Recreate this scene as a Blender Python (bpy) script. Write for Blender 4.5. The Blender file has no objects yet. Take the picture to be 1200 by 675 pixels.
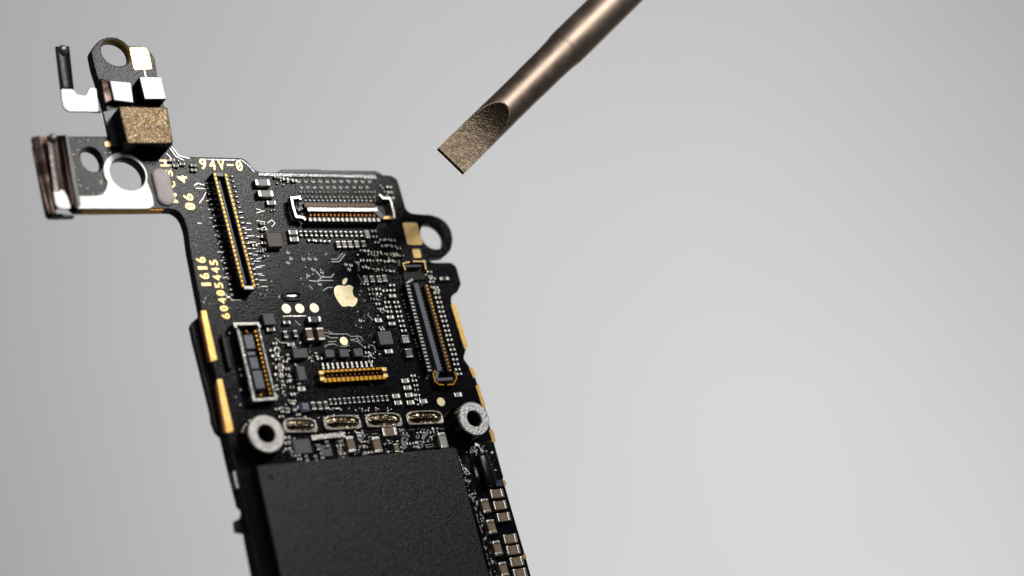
import bpy, bmesh, math, random
from mathutils import Vector, Matrix
random.seed(7)
S = bpy.context.scene
C = S.collection
# ------------------------------------------------------------------ camera model and board plane (1 unit = 1 cm)
F = 2154.0
DEP = 13.9
def ray(px, py):
    return Vector(((px-600.0)/F, 1.0, -(py-337.5)/F))
E1 = Vector((3000, 2154, 97)).normalized()           # along the width of the board
E2 = Vector((-1750, 2154, 6310))
E2 = (E2 - E1*E2.dot(E1)).normalized()               # along its length, upwards
N = E1.cross(E2).normalized()                        # out of its component side
O = ray(300, 350)*DEP
BM = Matrix(((E1.x, E2.x, N.x, O.x), (E1.y, E2.y, N.y, O.y), (E1.z, E2.z, N.z, O.z), (0, 0, 0, 1)))
def P(px, py, h=0.0):
    r = ray(px, py)
    t = (O.dot(N)+h)/r.dot(N)
    q = r*t-O
    return (q.dot(E1), q.dot(E2))
def proj(x, y, h=0.0):
    w = O+E1*x+E2*y+N*h
    return (600+F*w.x/w.y, 337.5-F*w.z/w.y)
def scl(px, py, h=0.0):
    x, y = P(px, py, h)
    a = proj(x-.01, y, h); b = proj(x+.01, y, h)
    c = proj(x, y-.01, h); d = proj(x, y+.01, h)
    return (math.dist(a, b)/.02, math.dist(c, d)/.02)
# ------------------------------------------------------------------ materials
MATS = {}
def mat(name, col, metal=0, rough=.5, bumps=(), coat=0, spec=.5, var=None, emis=None):
    m = bpy.data.materials.new(name); m.use_nodes = True
    nt = m.node_tree; b = nt.nodes['Principled BSDF']
    b.inputs['Base Color'].default_value = (*col, 1)
    b.inputs['Metallic'].default_value = metal
    b.inputs['Roughness'].default_value = rough
    b.inputs['Specular IOR Level'].default_value = spec
    b.inputs['Coat Weight'].default_value = coat
    b.inputs['Coat Roughness'].default_value = .15
    tc = nt.nodes.new('ShaderNodeTexCoord')
    prev = None
    for (kind, sc, st, dist) in bumps:
        if kind == 'noise':
            t = nt.nodes.new('ShaderNodeTexNoise'); t.inputs['Detail'].default_value = 1; out = t.outputs['Fac']
        else:
            t = nt.nodes.new('ShaderNodeTexVoronoi'); out = t.outputs['Distance']
        t.inputs['Scale'].default_value = sc
        nt.links.new(tc.outputs['Object'], t.inputs['Vector'])
        bp = nt.nodes.new('ShaderNodeBump'); bp.inputs['Strength'].default_value = st; bp.inputs['Distance'].default_value = dist
        nt.links.new(out, bp.inputs['Height'])
        if prev: nt.links.new(prev.outputs['Normal'], bp.inputs['Normal'])
        prev = bp
    if prev: nt.links.new(prev.outputs['Normal'], b.inputs['Normal'])
    if var:                                            # (scale, colour 2, lo, hi, rough 2)
        t = nt.nodes.new('ShaderNodeTexNoise'); t.inputs['Scale'].default_value = var[0]; t.inputs['Detail'].default_value = 5
        nt.links.new(tc.outputs['Object'], t.inputs['Vector'])
        r = nt.nodes.new('ShaderNodeValToRGB')
        r.color_ramp.elements[0].position = var[2]; r.color_ramp.elements[1].position = var[3]
        r.color_ramp.elements[0].color = (*col, 1); r.color_ramp.elements[1].color = (*var[1], 1)
        nt.links.new(t.outputs['Fac'], r.inputs['Fac']); nt.links.new(r.outputs['Color'], b.inputs['Base Color'])
        if var[4] is not None:
            mr = nt.nodes.new('ShaderNodeMapRange'); mr.inputs['From Min'].default_value = var[2]; mr.inputs['From Max'].default_value = var[3]
            mr.inputs['To Min'].default_value = rough; mr.inputs['To Max'].default_value = var[4]
            nt.links.new(t.outputs['Fac'], mr.inputs['Value']); nt.links.new(mr.outputs['Result'], b.inputs['Roughness'])
    MATS[name] = m
    return m
mask = mat('solder_mask', (.005, .005, .008), 0, .12, [('noise', 88, 1.0, .0014), ('noise', 9, .2, .0015)], spec=.20, var=(5, (.006, .006, .009), .35, .65, .17))
edge = mat('board_core', (.010, .009, .006), 0, .45, [('noise', 60, .5, .002)])
viam = mat('tented_via', (.55, .53, .50), .8, .2, [('noise', 90, .3, .001)])
trace = mat('masked_copper', (.42, .41, .39), .9, .28, [('noise', 90, .3, .001)])
gold = mat('gold_plating', (.92, .64, .25), 1, .33, [('noise', 60, .06, .0006)], var=(12, (.95, .70, .32), .4, .6, .38))
sgold = mat('edge_gold', (.95, .63, .22), 1, .36, [('noise', 30, .4, .002)], var=(12, (.88, .54, .16), .4, .6, .42))
pgold = mat('pale_gold', (1.0, .86, .58), 1, .38, [('noise', 70, .08, .0005)], var=(26, (.88, .68, .36), .5, .72, .44))
goldp = mat('gold_contact', (.72, .36, .05), 1, .30, [('noise', 60, .2, .001)])  # gold darkened to orange in place of an off-centre reflection
tin = mat('tin_solder', (.74, .70, .62), 1, .24, [('noise', 55, .45, .002)], var=(60, (.85, .82, .76), .4, .6, .34))
dullt = mat('dull_tin', (.30, .29, .27), 1, .34, [('noise', 60, .6, .002)], var=(70, (.70, .68, .62), .35, .6, .45))
steel = mat('stainless_steel', (.50, .49, .47), 1, .40, [('noise', 30, .10, .001)], var=(16, (.64, .62, .59), .35, .65, .48))
dsteel = mat('dark_steel', (.16, .15, .14), 1, .38, [('noise', 70, .6, .003)], var=(60, (.42, .38, .34), .42, .66, .3))
fsteel = mat('shaded_steel', (.13, .125, .12), 1, .42, [('noise', 60, .2, .0006)], var=(50, (.20, .19, .18), .4, .6, .36))  # steel darkened in colour for the finger, which mirrors no light
psteel = mat('tarnished_steel', (.20, .14, .125), 1, .34, [('noise', 20, .4, .004)], var=(8, (.05, .03, .025), .4, .6, .42))
brown = mat('ceramic_brown', (.25, .17, .10), 0, .42, [('noise', 90, .5, .002)], var=(70, (.36, .27, .18), .35, .65, .55))
grey = mat('ceramic_grey', (.50, .50, .49), 0, .32, [('noise', 90, .5, .001)], var=(80, (.66, .65, .62), .35, .65, .5))
bluebody = mat('ceramic_blue', (.045, .055, .09), 0, .35, [('noise', 90, .4, .002)])
navy = mat('blue_glass_epoxy', (.008, .03, .09), 0, .3, [('noise', 90, .4, .002)])
pack = mat('chip_resin', (.13, .132, .145), 0, .42, [('noise', 110, .8, .003), ('noise', 30, .3, .002)], spec=.5, var=(90, (.20, .20, .215), .4, .7, .5))
packw = mat('chip_resin_warm', (.20, .165, .155), 0, .45, [('noise', 110, .8, .003)], spec=.6, var=(90, (.32, .27, .25), .4, .7, .6))
bigpack = mat('memory_resin', (.012, .012, .014), 0, .33, [('noise', 100, 1.0, .0024), ('noise', 30, .5, .002)], spec=.40, var=(75, (.055, .055, .058), .45, .75, .42))
plast = mat('black_plastic', (.008, .008, .010), 0, .25, [('noise', 30, .2, .001)])
gplast = mat('grey_plastic', (.17, .19, .24), 0, .30, [('noise', 50, .4, .002)], spec=.7)
amber = mat('amber_plastic', (.055, .018, .006), 0, .25, [('noise', 50, .3, .002)])
white = mat('silicone_dot', (.92, .80, .78), 0, .5, [('noise', 25, .3, .003)], var=(20, (1.0, .90, .88), .4, .6, None))
under = mat('underfill_resin', (.006, .006, .008), 0, .16, [('noise', 30, .7, .003)], coat=.2, spec=.6)
def flake():
    m = mat('flaked_foam', (.12, .085, .045), .6, .34, [('noise', 75, 1.0, .0045)])
    nt = m.node_tree; b = nt.nodes['Principled BSDF']; tc = nt.nodes['Texture Coordinate']
    v = nt.nodes.new('ShaderNodeTexVoronoi'); v.inputs['Scale'].default_value = 110
    nt.links.new(tc.outputs['Object'], v.inputs['Vector'])
    r = nt.nodes.new('ShaderNodeValToRGB'); e = r.color_ramp.elements
    e[0].position = 0; e[0].color = (.012, .008, .005, 1); e[1].position = 1; e[1].color = (.90, .66, .30, 1)
    x = r.color_ramp.elements.new(.45); x.color = (.28, .16, .055, 1); x = r.color_ramp.elements.new(.7); x.color = (.30, .25, .19, 1)
    nt.links.new(v.outputs['Color'], r.inputs['Fac']); nt.links.new(r.outputs['Color'], b.inputs['Base Color'])
    return m
flakes = flake()
bronze = mat('bronze_steel', (.60, .46, .36), 1, .40, [('noise', 40, .12, .002)], var=(7, (.66, .52, .41), .35, .65, .48))
ground = mat('ground_steel', (.12, .092, .068), 1, .34, [('noise', 80, 1.0, .0032), ('noise', 14, .4, .005)], var=(34, (.24, .18, .13), .38, .70, .30))
# ------------------------------------------------------------------ mesh helpers
def obj(name, bm, mats, parent=None, loc=(0, 0, 0), rz=0, smooth=False):
    me = bpy.data.meshes.new(name)
    bm.normal_update(); bm.to_mesh(me); bm.free()
    for m in (mats if isinstance(mats, (list, tuple)) else [mats]): me.materials.append(m)
    if smooth:
        for p in me.polygons: p.use_smooth = True
    o = bpy.data.objects.new(name, me); C.objects.link(o)
    o.location = loc; o.rotation_euler = (0, 0, rz)
    if parent: o.parent = parent
    return o
def empty(name, parent=None, loc=(0, 0, 0)):
    o = bpy.data.objects.new(name, None); C.objects.link(o); o.location = loc; o.empty_display_size = .1
    if parent: o.parent = parent
    return o
def box(bm, x0, x1, y0, y1, z0, z1, mi=0, bev=0.0, seg=1, rz=0, piv=(0, 0)):
    vs = [bm.verts.new((x, y, z)) for x, y, z in
          ((x0, y0, z0), (x1, y0, z0), (x1, y1, z0), (x0, y1, z0), (x0, y0, z1), (x1, y0, z1), (x1, y1, z1), (x0, y1, z1))]
    fs = [bm.faces.new([vs[i] for i in f]) for f in ((0, 3, 2, 1), (4, 5, 6, 7), (0, 1, 5, 4), (1, 2, 6, 5), (2, 3, 7, 6), (3, 0, 4, 7))]
    for f in fs: f.material_index = mi
    if bev:
        es = list({e for f in fs for e in f.edges})
        r = bmesh.ops.bevel(bm, geom=es, offset=bev, segments=seg, profile=.5, affect='EDGES')
        for f in r['faces']: f.material_index = mi
def cbox(bm, cx, cy, w, l, z0, z1, mi=0, bev=0.0, seg=1):
    box(bm, cx-w/2, cx+w/2, cy-l/2, cy+l/2, z0, z1, mi, bev, seg)
def ribbon(bm, pts, w, z0, z1, mi=0, chamf=.4):
    """polyline bar with a trapezoid section, mitred joints"""
    n = len(pts); rows = []
    for i, p in enumerate(pts):
        p = Vector(p)
        a = Vector(pts[max(i-1, 0)]); b = Vector(pts[min(i+1, n-1)])
        d1 = (p-a).normalized() if i else (b-p).normalized()
        d2 = (b-p).normalized() if i < n-1 else d1
        nn = Vector((-(d1+d2).y, (d1+d2).x)).normalized()
        k = 1/max(.5, nn.dot(Vector((-d1.y, d1.x))))
        o = nn*(w/2*k); oi = o*(1-chamf)
        rows.append([bm.verts.new((*(p+o), z0)), bm.verts.new((*(p+oi), z1)), bm.verts.new((*(p-oi), z1)), bm.verts.new((*(p-o), z0))])
    for i in range(n-1):
        a, b = rows[i], rows[i+1]
        for k in range(4):
            f = bm.faces.new((a[k], a[(k+1) % 4], b[(k+1) % 4], b[k])); f.material_index = mi
    for r, fl in ((rows[0], 1), (rows[-1], 0)):
        f = bm.faces.new(r if not fl else r[::-1]); f.material_index = mi
def fixn(bm):
    bmesh.ops.recalc_face_normals(bm, faces=bm.faces)
def curve_mesh(outer, holes, ext, bev=0):
    cu = bpy.data.curves.new('c', 'CURVE'); cu.dimensions = '2D'; cu.fill_mode = 'BOTH'
    for loop in [outer]+list(holes):
        sp = cu.splines.new('POLY'); sp.points.add(len(loop)-1); sp.use_cyclic_u = True
        for p, q in zip(sp.points, loop): p.co = (q[0], q[1], 0, 1)
    cu.extrude = ext/2; cu.bevel_depth = bev; cu.bevel_resolution = 1
    if bev: cu.offset = -bev
    o = bpy.data.objects.new('c', cu); C.objects.link(o)
    bpy.context.view_layer.update()
    me = bpy.data.meshes.new_from_object(o.evaluated_get(bpy.context.evaluated_depsgraph_get()))
    bpy.data.objects.remove(o); bpy.data.curves.remove(cu)
    return me
def plate(name, outer, holes, z0, z1, m, parent, bev=0, sidemat=None):
    """flat sheet of any outline with holes, given in board coordinates"""
    me = curve_mesh(outer, holes, z1-z0-2*bev, bev)
    me.materials.clear(); me.materials.append(m)
    if sidemat:
        me.materials.append(sidemat)
    for p in me.polygons:
        p.use_smooth = False
        p.material_index = 1 if (sidemat and abs(p.normal.z) < .5) else 0
    o = bpy.data.objects.new(name, me); C.objects.link(o); o.parent = parent
    o.location = (0, 0, (z0+z1)/2)
    return o
def PX(pts, h=0): return [P(x, y, h) for x, y in pts]
def circ(cx, cy, r, n=48): return [(cx+r*math.cos(2*math.pi*i/n), cy+r*math.sin(2*math.pi*i/n)) for i in range(n)]
def rnd(pts, k=4, r=.25):
    """soften the corners of a polygon"""
    out = []; n = len(pts)
    for i in range(n):
        a, b, c = Vector(pts[i-1]), Vector(pts[i]), Vector(pts[(i+1) % n])
        ra = min(r, (a-b).length*.45); rc = min(r, (c-b).length*.45)
        p = b+(a-b).normalized()*ra; q = b+(c-b).normalized()*rc
        for j in range(k+1):
            t = j/k; out.append(tuple(p*(1-t)**2+b*2*t*(1-t)+q*t*t))
    return out
# ------------------------------------------------------------------ the board
board = empty('circuit_board')
board.matrix_world = BM
board['label'] = 'narrow black phone circuit board crowded with connectors and tiny gold and tin components'
board['category'] = 'circuit board'
T = .088
outline = [(106.3, 60.3), (110, 54), (117.3, 46.5), (126.5, 43), (137.5, 43.8), (146.7, 49.3), (151.3, 53.9), (167, 54.2), (174.3, 57.5), (181.6, 68.6),
           (184.4, 88.8), (191, 118), (198, 150), (203, 170), (206, 179), (211, 183), (232, 183.6), (284, 185), (290, 188.6), (297, 197.5), (304, 201.5),
           (360, 202), (441, 204), (459.4, 205.6), (465.8, 210.2), (470, 224), (475.9, 245), (481.4, 249.7), (495, 251), (505, 251.5), (516, 255), (524, 261.5), (529, 270),
           (531, 281), (529, 292), (521.8, 300.2), (512, 301), (504, 301), (502.5, 303.5), (504, 306), (508, 307.4), (529.4, 307.4), (535, 312), (540.8, 333), (536.4, 342),
           (529.6, 346), (529, 354), (534, 367), (546.8, 408), (543.5, 420), (550.8, 430.4), (557.5, 443), (571, 485), (578, 515), (591, 566), (598.5, 592),
           (615, 648), (622.5, 675), (640, 745), (327, 772), (305, 675), (266, 506), (254.5, 445), (248, 423), (236.3, 364), (222, 290), (219.5, 270), (216, 258),
           (211, 250), (204, 245.5), (192, 245), (90, 246), (83, 240), (75, 195), (71, 159.5), (131, 159.5), (125, 130), (117, 100), (110, 78)]
def rpx(w, px, py): return w/2/.86/((F/(ray(px, py)*((O.dot(N))/ray(px, py).dot(N))).y))
hA = P(135.5, 61.8); hB = P(149, 204.3); hC = P(107.5, 187); hD = P(507.8, 276.3)
rA = rpx(31, 135, 62); rB = rpx(39, 149, 204); rC = rpx(24, 107, 187); rD = rpx(30, 508, 276)
slotC = []
for i in range(32):
    a = 2*math.pi*i/32; slotC.append((hC[0]+rC*.95*math.cos(a), hC[1]+rC*1.15*math.sin(a)))
base = plate('board_laminate', rnd(PX(outline), 3, .02), [circ(*hA, rA), circ(*hB, rB), slotC, circ(*hD, rD)], -T, 0, mask, board, .008, edge)
# yellowish bare laminate inside the top lug's hole
def tube_in(name, c, r, z0, z1, m, n=48, wall=.004):
    bm = bmesh.new()
    for rr in (r, r-wall):
        pass
    vo = [[bm.verts.new((rr*math.cos(2*math.pi*i/n), rr*math.sin(2*math.pi*i/n), z)) for i in range(n)] for rr, z in ((r, z0), (r, z1), (r-wall, z1), (r-wall, z0))]
    for k in range(4):
        a, b = vo[k], vo[(k+1) % 4]
        for i in range(n): bm.faces.new((a[i], a[(i+1) % n], b[(i+1) % n], b[i]))
    fixn(bm)
    return obj(name, bm, m, board, (c[0], c[1], 0), smooth=True)
lam = mat('bare_laminate', (.30, .22, .03), 0, .4, [('noise', 60, .3, .001)])
lamd = mat('drilled_laminate', (.07, .068, .06), 0, .4, [('noise', 60, .3, .001)])
tube_in('hole_lining', hA, rA+.003, -T+.004, -.003, lam)
tube_in('hole_lining', hD, rD+.003, -T+.004, -.003, lamd)
tube_in('hole_lining', hB, rB+.003, -T+.004, -.003, lamd)
# the second layer of hardware on the back of the board, seen past its edges
back = [(322, 203.5), (330, 198.6), (372, 198.2), (380, 199.5), (440, 200), (447, 203), (470, 260), (500, 330), (540, 420), (560, 500), (600, 640), (618, 720),
        (330, 760), (297.5, 675), (289.5, 634), (288, 624), (277.5, 622), (276, 610), (283.5, 606), (285.5, 597), (280, 592), (267, 540), (260.5, 511), (254, 505), (249.5, 493),
        (248, 481), (226.7, 395), (224, 381.3), (226, 376.7), (234, 370), (240, 330), (300, 230)]
plate('rear_shield_can', PX(back, -T), [], -T-.055, -T+.0, plast, board, .006)
# gold plated edge strips
def strip(pts, h0, h1, m, name='edge_contact', bev=0.0):
    bm = bmesh.new()
    q = PX(pts, h1)
    lo = [bm.verts.new((*p, h0)) for p in q]; hi = [bm.verts.new((*p, h1)) for p in q]
    bm.faces.new(hi); bm.faces.new(lo[::-1])
    for i in range(len(q)): bm.faces.new((lo[i], lo[(i+1) % len(q)], hi[(i+1) % len(q)], hi[i]))
    fixn(bm)
    if bev: bmesh.ops.bevel(bm, geom=list(bm.edges), offset=bev, segments=2, profile=.5, affect='EDGES')
    return obj(name, bm, m, board)
copperedge = mat('copper_edge', (.62, .30, .18), 1, .35, [('noise', 30, .4, .002)])
strip([(235.6, 364), (241.5, 364), (254.5, 421), (247.5, 423.5)], -.02, .006, sgold)
strip([(254.2, 445), (260, 444), (273.5, 503), (272.5, 506), (265.5, 507)], -.02, .006, sgold)
strip([(528.5, 357), (533, 354.8), (548.6, 406), (544.5, 409)], -.02, .006, sgold)
strip([(550.0, 432), (554, 430), (557.8, 441), (555, 443)], -.02, .006, sgold)
strip([(557.5, 452), (561, 450), (569.5, 478), (566, 479)], -.02, .006, sgold)
strip([(573, 504), (577.5, 503), (581, 517), (577, 518)], -.02, .006, sgold)
strip([(589, 563), (592, 562.5), (593.5, 568), (590.5, 569)], -.02, .006, sgold)
strip([(612.5, 650), (615.5, 649), (617, 654), (614, 655)], -.02, .006, sgold)
def sideplate(a, b, z0, z1, m, off, name='edge_contact'):
    """plating on the side wall between two outline points"""
    A = Vector(P(*a)); B = Vector(P(*b)); d = (B-A).normalized(); nn = Vector((d.y, -d.x))*off
    bm = bmesh.new(); vs = []
    for z in (z0, z1):
        for q in (A, B, B+nn, A+nn): vs.append(bm.verts.new((q.x, q.y, z)))
    for f in ((0, 1, 2, 3), (4, 5, 6, 7), (0, 1, 5, 4), (1, 2, 6, 5), (2, 3, 7, 6), (3, 0, 4, 7)): bm.faces.new([vs[i] for i in f])
    fixn(bm); return obj(name, bm, m, board)
sideplate((236.8, 369), (248, 423), -.055, -.012, copperedge, .012)
sideplate((255.5, 449), (265.5, 506), -.055, -.012, copperedge, .012)
sideplate((276, 552), (280, 571), -.06, -.01, tin, .012)
sideplate((98, 246.1), (192, 245.2), -T+.006, -.006, goldp, -.004)
# ------------------------------------------------------------------ gold pads, marks, printing
def pad(pts, m=gold, name='gold_pad', h=.003, soft=.012):
    return plate(name, rnd(PX(pts), 4, soft) if soft else PX(pts), [], 0.0005, h, m, board)
def dot(px, py, w, m=pgold, name='gold_pad', h=.004):
    return plate(name, circ(*P(px, py), rpx(w, px, py), 28), [], .0005, h, m, board)
pad([(151.3, 55.7), (169.6, 55.7), (174, 60), (178.3, 81), (157, 82.3)], soft=.02)
pad([(471.5, 261), (488.5, 261), (495.5, 287), (477.5, 287)], soft=.02)
pad([(482.5, 292), (491.5, 292), (494, 302), (485, 302.5)], soft=.015)
for x, y, w in ((335.3, 361.8, 10), (351, 361.5, 10), (368, 361, 10), (402.8, 399.8, 9), (516.5, 471, 9.2)): dot(x, y, w)
pad([(122.5, 166), (129, 166), (130, 172), (123.5, 172)], soft=.01)
L9 = lambda pts: [(320+x/9.925, 320+y/9.925) for x, y in pts]
apple = L9([(832, 152), (870, 140), (905, 145), (936, 170), (925, 195), (921, 225), (930, 258), (950, 283), (981, 300), (975, 340), (957, 373), (932, 392), (907, 391),
            (880, 383), (852, 388), (827, 396), (800, 386), (765, 345), (735, 300), (713, 250), (705, 210), (711, 175), (733, 152), (765, 142), (800, 149)])
leaf = L9([(812, 137), (800, 115), (806, 88), (828, 64), (860, 58), (862, 84), (850, 114), (828, 137)])
logo = empty('gold_logo', board)
for nm, pts in (('fruit_shape', apple), ('leaf_shape', leaf)):
    o = plate(nm, rnd(PX(pts), 3, .01), [], .0005, .004, pgold, board); o.parent = logo
def text_mesh(s):
    cu = bpy.data.curves.new('t', 'FONT'); cu.body = s; cu.size = 1; cu.offset = .018; cu.space_character = 1.12; cu.resolution_u = 3
    o = bpy.data.objects.new('t', cu); C.objects.link(o); bpy.context.view_layer.update()
    me = bpy.data.meshes.new_from_object(o.evaluated_get(bpy.context.evaluated_depsgraph_get()))
    bpy.data.objects.remove(o); bpy.data.curves.remove(cu); return me
def text(s, a, b, hpx, up, m=gold, slash=True, name='printed_marking', fill=.74):
    """characters set one per cell from a to b (pixels on the board), height along `up`"""
    A = Vector(P(*a)); B = Vector(P(*b)); d = (B-A); n = len(s); st = d/n; ux = d.normalized()
    uy = Vector((-ux.y, ux.x))
    U = Vector(P(a[0]+up[0], a[1]+up[1]))-A; H = abs(U.dot(uy))
    bm = bmesh.new()
    for i, ch in enumerate(s):
        if ch == ' ': continue
        me = text_mesh(ch)
        xs = [v.co.x for v in me.vertices]; ys = [v.co.y for v in me.vertices]
        x0, x1 = min(xs), max(xs); y0, y1 = min(ys), max(ys)
        W = st.length*fill
        if ch in '1': W *= .5
        if ch == '-': sy, oy, hh = .16*H, .45*H, .16*H
        else: oy, hh = 0, H
        vm = {}
        for v in me.vertices:
            u = (v.co.x-x0)/(x1-x0)*W+(st.length-W)/2; w = (v.co.y-y0)/(y1-y0)*hh+oy
            q = A+st*i+ux*u+uy*w
            vm[v.index] = bm.verts.new((q.x, q.y, .0045))
        for p in me.polygons:
            try: bm.faces.new([vm[k] for k in p.vertices])
            except ValueError: pass
        if ch == '0':
            q0 = A+st*i+ux*(st.length*.40)+uy*(H*.33); q1 = A+st*i+ux*(st.length*.60)+uy*(H*.67)
            dd = (q1-q0).normalized(); nn = Vector((-dd.y, dd.x))*st.length*.06
            bm.faces.new([bm.verts.new((*(q), .0045)) for q in (q0-nn, q1-nn, q1+nn, q0+nn)])
        bpy.data.meshes.remove(me)
    for f in bm.faces:
        f.normal_update()
        if f.normal.z < 0: f.normal_flip()
    o = obj(name, bm, m, board); o['label'] = 'gold lettering ' + s.strip() + ' printed on the board'
    return o
text('94V-0', (233.5, 198.5), (286.5, 201), 0, (-2.5, -12.5))
text('1616', (248, 338), (239.5, 300), 0, (11, 0), fill=.72)
text('60405445', (270, 375), (254, 303.5), 0, (9.5, 0), fill=.72)
text('06', (229.5, 247.5), (225, 226), 0, (11.5, 0))
text('4', (220.5, 216), (218, 204.5), 0, (11.5, 0))
text('H', (200.5, 196.5), (198.3, 186.5), 0, (12, 0)); text('S', (203, 208), (200.8, 198), 0, (8, 0))
text('C', (206, 221), (204, 211.5), 0, (7, 0)); text('M', (209, 240), (206, 225), 0, (9, 0))
# silicone dot
bm = bmesh.new()
c = P(191.5, 219, .01); a0, b0 = rpx(19, 190, 220), rpx(22, 190, 220)*1.0
pts = []
for i in range(40):
    a = 2*math.pi*i/40; s_ = math.sin(a); pts.append((a0*math.cos(a), a0*s_+(.085 if s_ > 0 else -.085)))
rows = []
for k, (sc, z) in enumerate(((1, 0), (1, .012), (.93, .022), (.75, .026), (.001, .027))):
    rows.append([bm.verts.new((x*sc, y*sc, z)) for x, y in pts])
for r0, r1 in zip(rows, rows[1:]):
    for i in range(40): bm.faces.new((r0[i], r0[(i+1) % 40], r1[(i+1) % 40], r1[i]))
obj('silicone_pad', bm, white, board, (*c, 0), .02, True)
# ------------------------------------------------------------------ chips and passives
def sizes(px, py, w, l, h):
    su, sv = scl(px, py, h); return w/su, l/sv
def chip(px, py, w, l, h, m=pack, rz=0, name='microchip', bev=.004, marks=False):
    W, Lh = sizes(px, py, w, l, h); x, y = P(px, py, h)
    bm = bmesh.new(); cbox(bm, 0, 0, W, Lh, 0.001, h, 0, bev, 2)
    return obj(name, bm, m, board, (x, y, 0), rz)
def cap(px, py, w, l, h, body=brown, term=tin, axis='x', rz=0, big=False, name='chip_capacitor', frac=.24):
    """rectangular passive with a metal terminal at each end of `axis`; px,py = centre of its top face"""
    W, Lh = sizes(px, py, w, l, h); x, y = P(px, py, h)
    if axis == 'y': W, Lh = Lh, W; rz += math.pi/2
    t = W*frac; pr = .0035; bv = min(h*.22, W*.09, .008)
    bm = bmesh.new(); cbox(bm, 0, 0, W-2*t+.004, Lh-2*pr, .002, h-pr, 0, .002)
    if big:
        o = obj(name, bm, body, board, (x, y, 0), rz)
        for s in (-1, 1):
            b2 = bmesh.new(); cbox(b2, s*(W/2-t/2), 0, t, Lh, .001, h, 0, bv, 3)
            obj('terminal', b2, term, o)
    else:
        for s in (-1, 1): cbox(bm, s*(W/2-t/2), 0, t, Lh, .001, h, 1, bv, 2)
        o = obj(name, bm, [body, term], board, (x, y, 0), rz)
    # solder fillets at both ends
    return o
BIG = [ # px, py, w, l, h, body, axis
 (583, 578, 15.5, 11, .05, brown, 'x'), (586.7, 591.7, 15.5, 11, .05, brown, 'x'), (590.8, 605.6, 15.5, 11, .05, brown, 'x'),
 (598.7, 631, 16, 11.5, .05, brown, 'x'), (602.2, 644.2, 16, 11.5, .05, brown, 'x'), (606.2, 657.8, 16, 11.5, .05, brown, 'x'), (610, 671.5, 16, 12, .05, brown, 'x'), (614, 685, 16, 12, .05, brown, 'x'),
 (569.8, 592.6, 9.5, 17.5, .055, brown, 'y'), (576.7, 617, 9.5, 17.5, .055, brown, 'y'), (583.7, 642, 9.5, 18, .055, brown, 'y'), (591, 667, 9.5, 18, .055, brown, 'y'),
 (308, 213.6, 18, 8.5, .042, grey, 'x'), (311.7, 226.6, 18.5, 8.5, .042, grey, 'x'), (318.3, 237.3, 11, 6, .03, grey, 'x'),
 (343.7, 271.9, 11, 6.5, .03, grey, 'x'), (345.2, 280, 11, 6.5, .03, grey, 'x'),
 (363.3, 391.4, 8.5, 16, .06, brown, 'y'), (376.7, 391, 8.5, 16, .06, brown, 'y'), (369.2, 373.9, 15.5, 8, .05, bluebody, 'x'),
 (412, 520.6, 9.5, 20, .06, brown, 'y'), (442.6, 521, 9.5, 20, .06, brown, 'y'), (457.2, 505.6, 17.5, 11, .055, brown, 'x'), (519.8, 515.8, 9.5, 19.5, .055, grey, 'y'),
 (465.4, 525, 6.5, 11, .04, brown, 'y'), (318, 386, 10, 5, .03, brown, 'x'), (328, 430.3, 11, 5, .03, brown, 'x'), (341.4, 403.3, 9, 5, .03, grey, 'x'),
 (475.8, 397.2, 8.5, 10, .04, grey, 'y'), (479.8, 413.5, 8.5, 11.5, .04, pack, 'y'),
 (431, 274.3, 6, 10, .04, grey, 'y'),
]
for px, py, w, l, h, bd, ax in BIG: cap(px, py, w, l, h, bd, tin, ax, big=True)
MED = []
for x, y in ((397, 286.2), (404, 286), (410.9, 286), (418.7, 285.8)): MED.append((x, y, 5.2, 9, .03, grey, 'y'))
MED.append((426.8, 285.4, 5, 8, .03, pack, 'y'))
for x, y in ((429.3, 326.7), (437, 326.7), (445, 326.7), (451.5, 326)): MED.append((x, y, 5.2, 9, .03, grey, 'y'))
for x, y in ((475.6, 445.9), (478, 454), (479.8, 462.6), (464.7, 463.8), (467.2, 471.7), (481.7, 471.4), (496.7, 470)): MED.append((x, y, 9.5, 6.2, .03, grey, 'x'))
MED += [(537.4, 462.2, 9.5, 6.2, .03, grey, 'x'), (336.7, 377.6, 9, 5, .03, pack, 'x'), (335.2, 391.6, 5, 9, .03, pack, 'y'), (346.8, 390.7, 5, 9, .03, pack, 'y'),
        (456.2, 411.5, 10, 6, .03, grey, 'x'), (444, 375, 8.5, 6, .03, grey, 'x'), (458, 371.4, 8.5, 5, .028, grey, 'x'), (460, 379, 8.5, 5, .028, grey, 'x'), (460.6, 346.4, 8.5, 5, .028, grey, 'x'),
        (345, 476.5, 5.2, 10.5, .04, navy, 'y'), (368, 475.3, 5.2, 10.5, .04, pack, 'y'), (375.6, 475.2, 5.2, 10.5, .04, pack, 'y'), (382.8, 474.7, 5.2, 10.5, .04, pack, 'y'),
        (521.3, 326.3, 11, 4.6, .03, pack, 'x'), (507.5, 326.3, 7, 3.6, .02, pack, 'x'), (326.7, 438.5, 10, 4, .02, pack, 'x'), (323, 416.8, 9.5, 4, .02, pack, 'x'), (319.7, 410.4, 7, 4, .02, pack, 'x'),
        (354, 455.5, 9, 6.5, .03, grey, 'x'), (345, 408.8, 4, 7, .02, pack, 'y'), (338, 418, 4, 7.5, .02, pack, 'y'), (375, 420, 7, 4, .02, pack, 'x'), (371, 415.5, 4, 6, .02, pack, 'y')]
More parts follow.
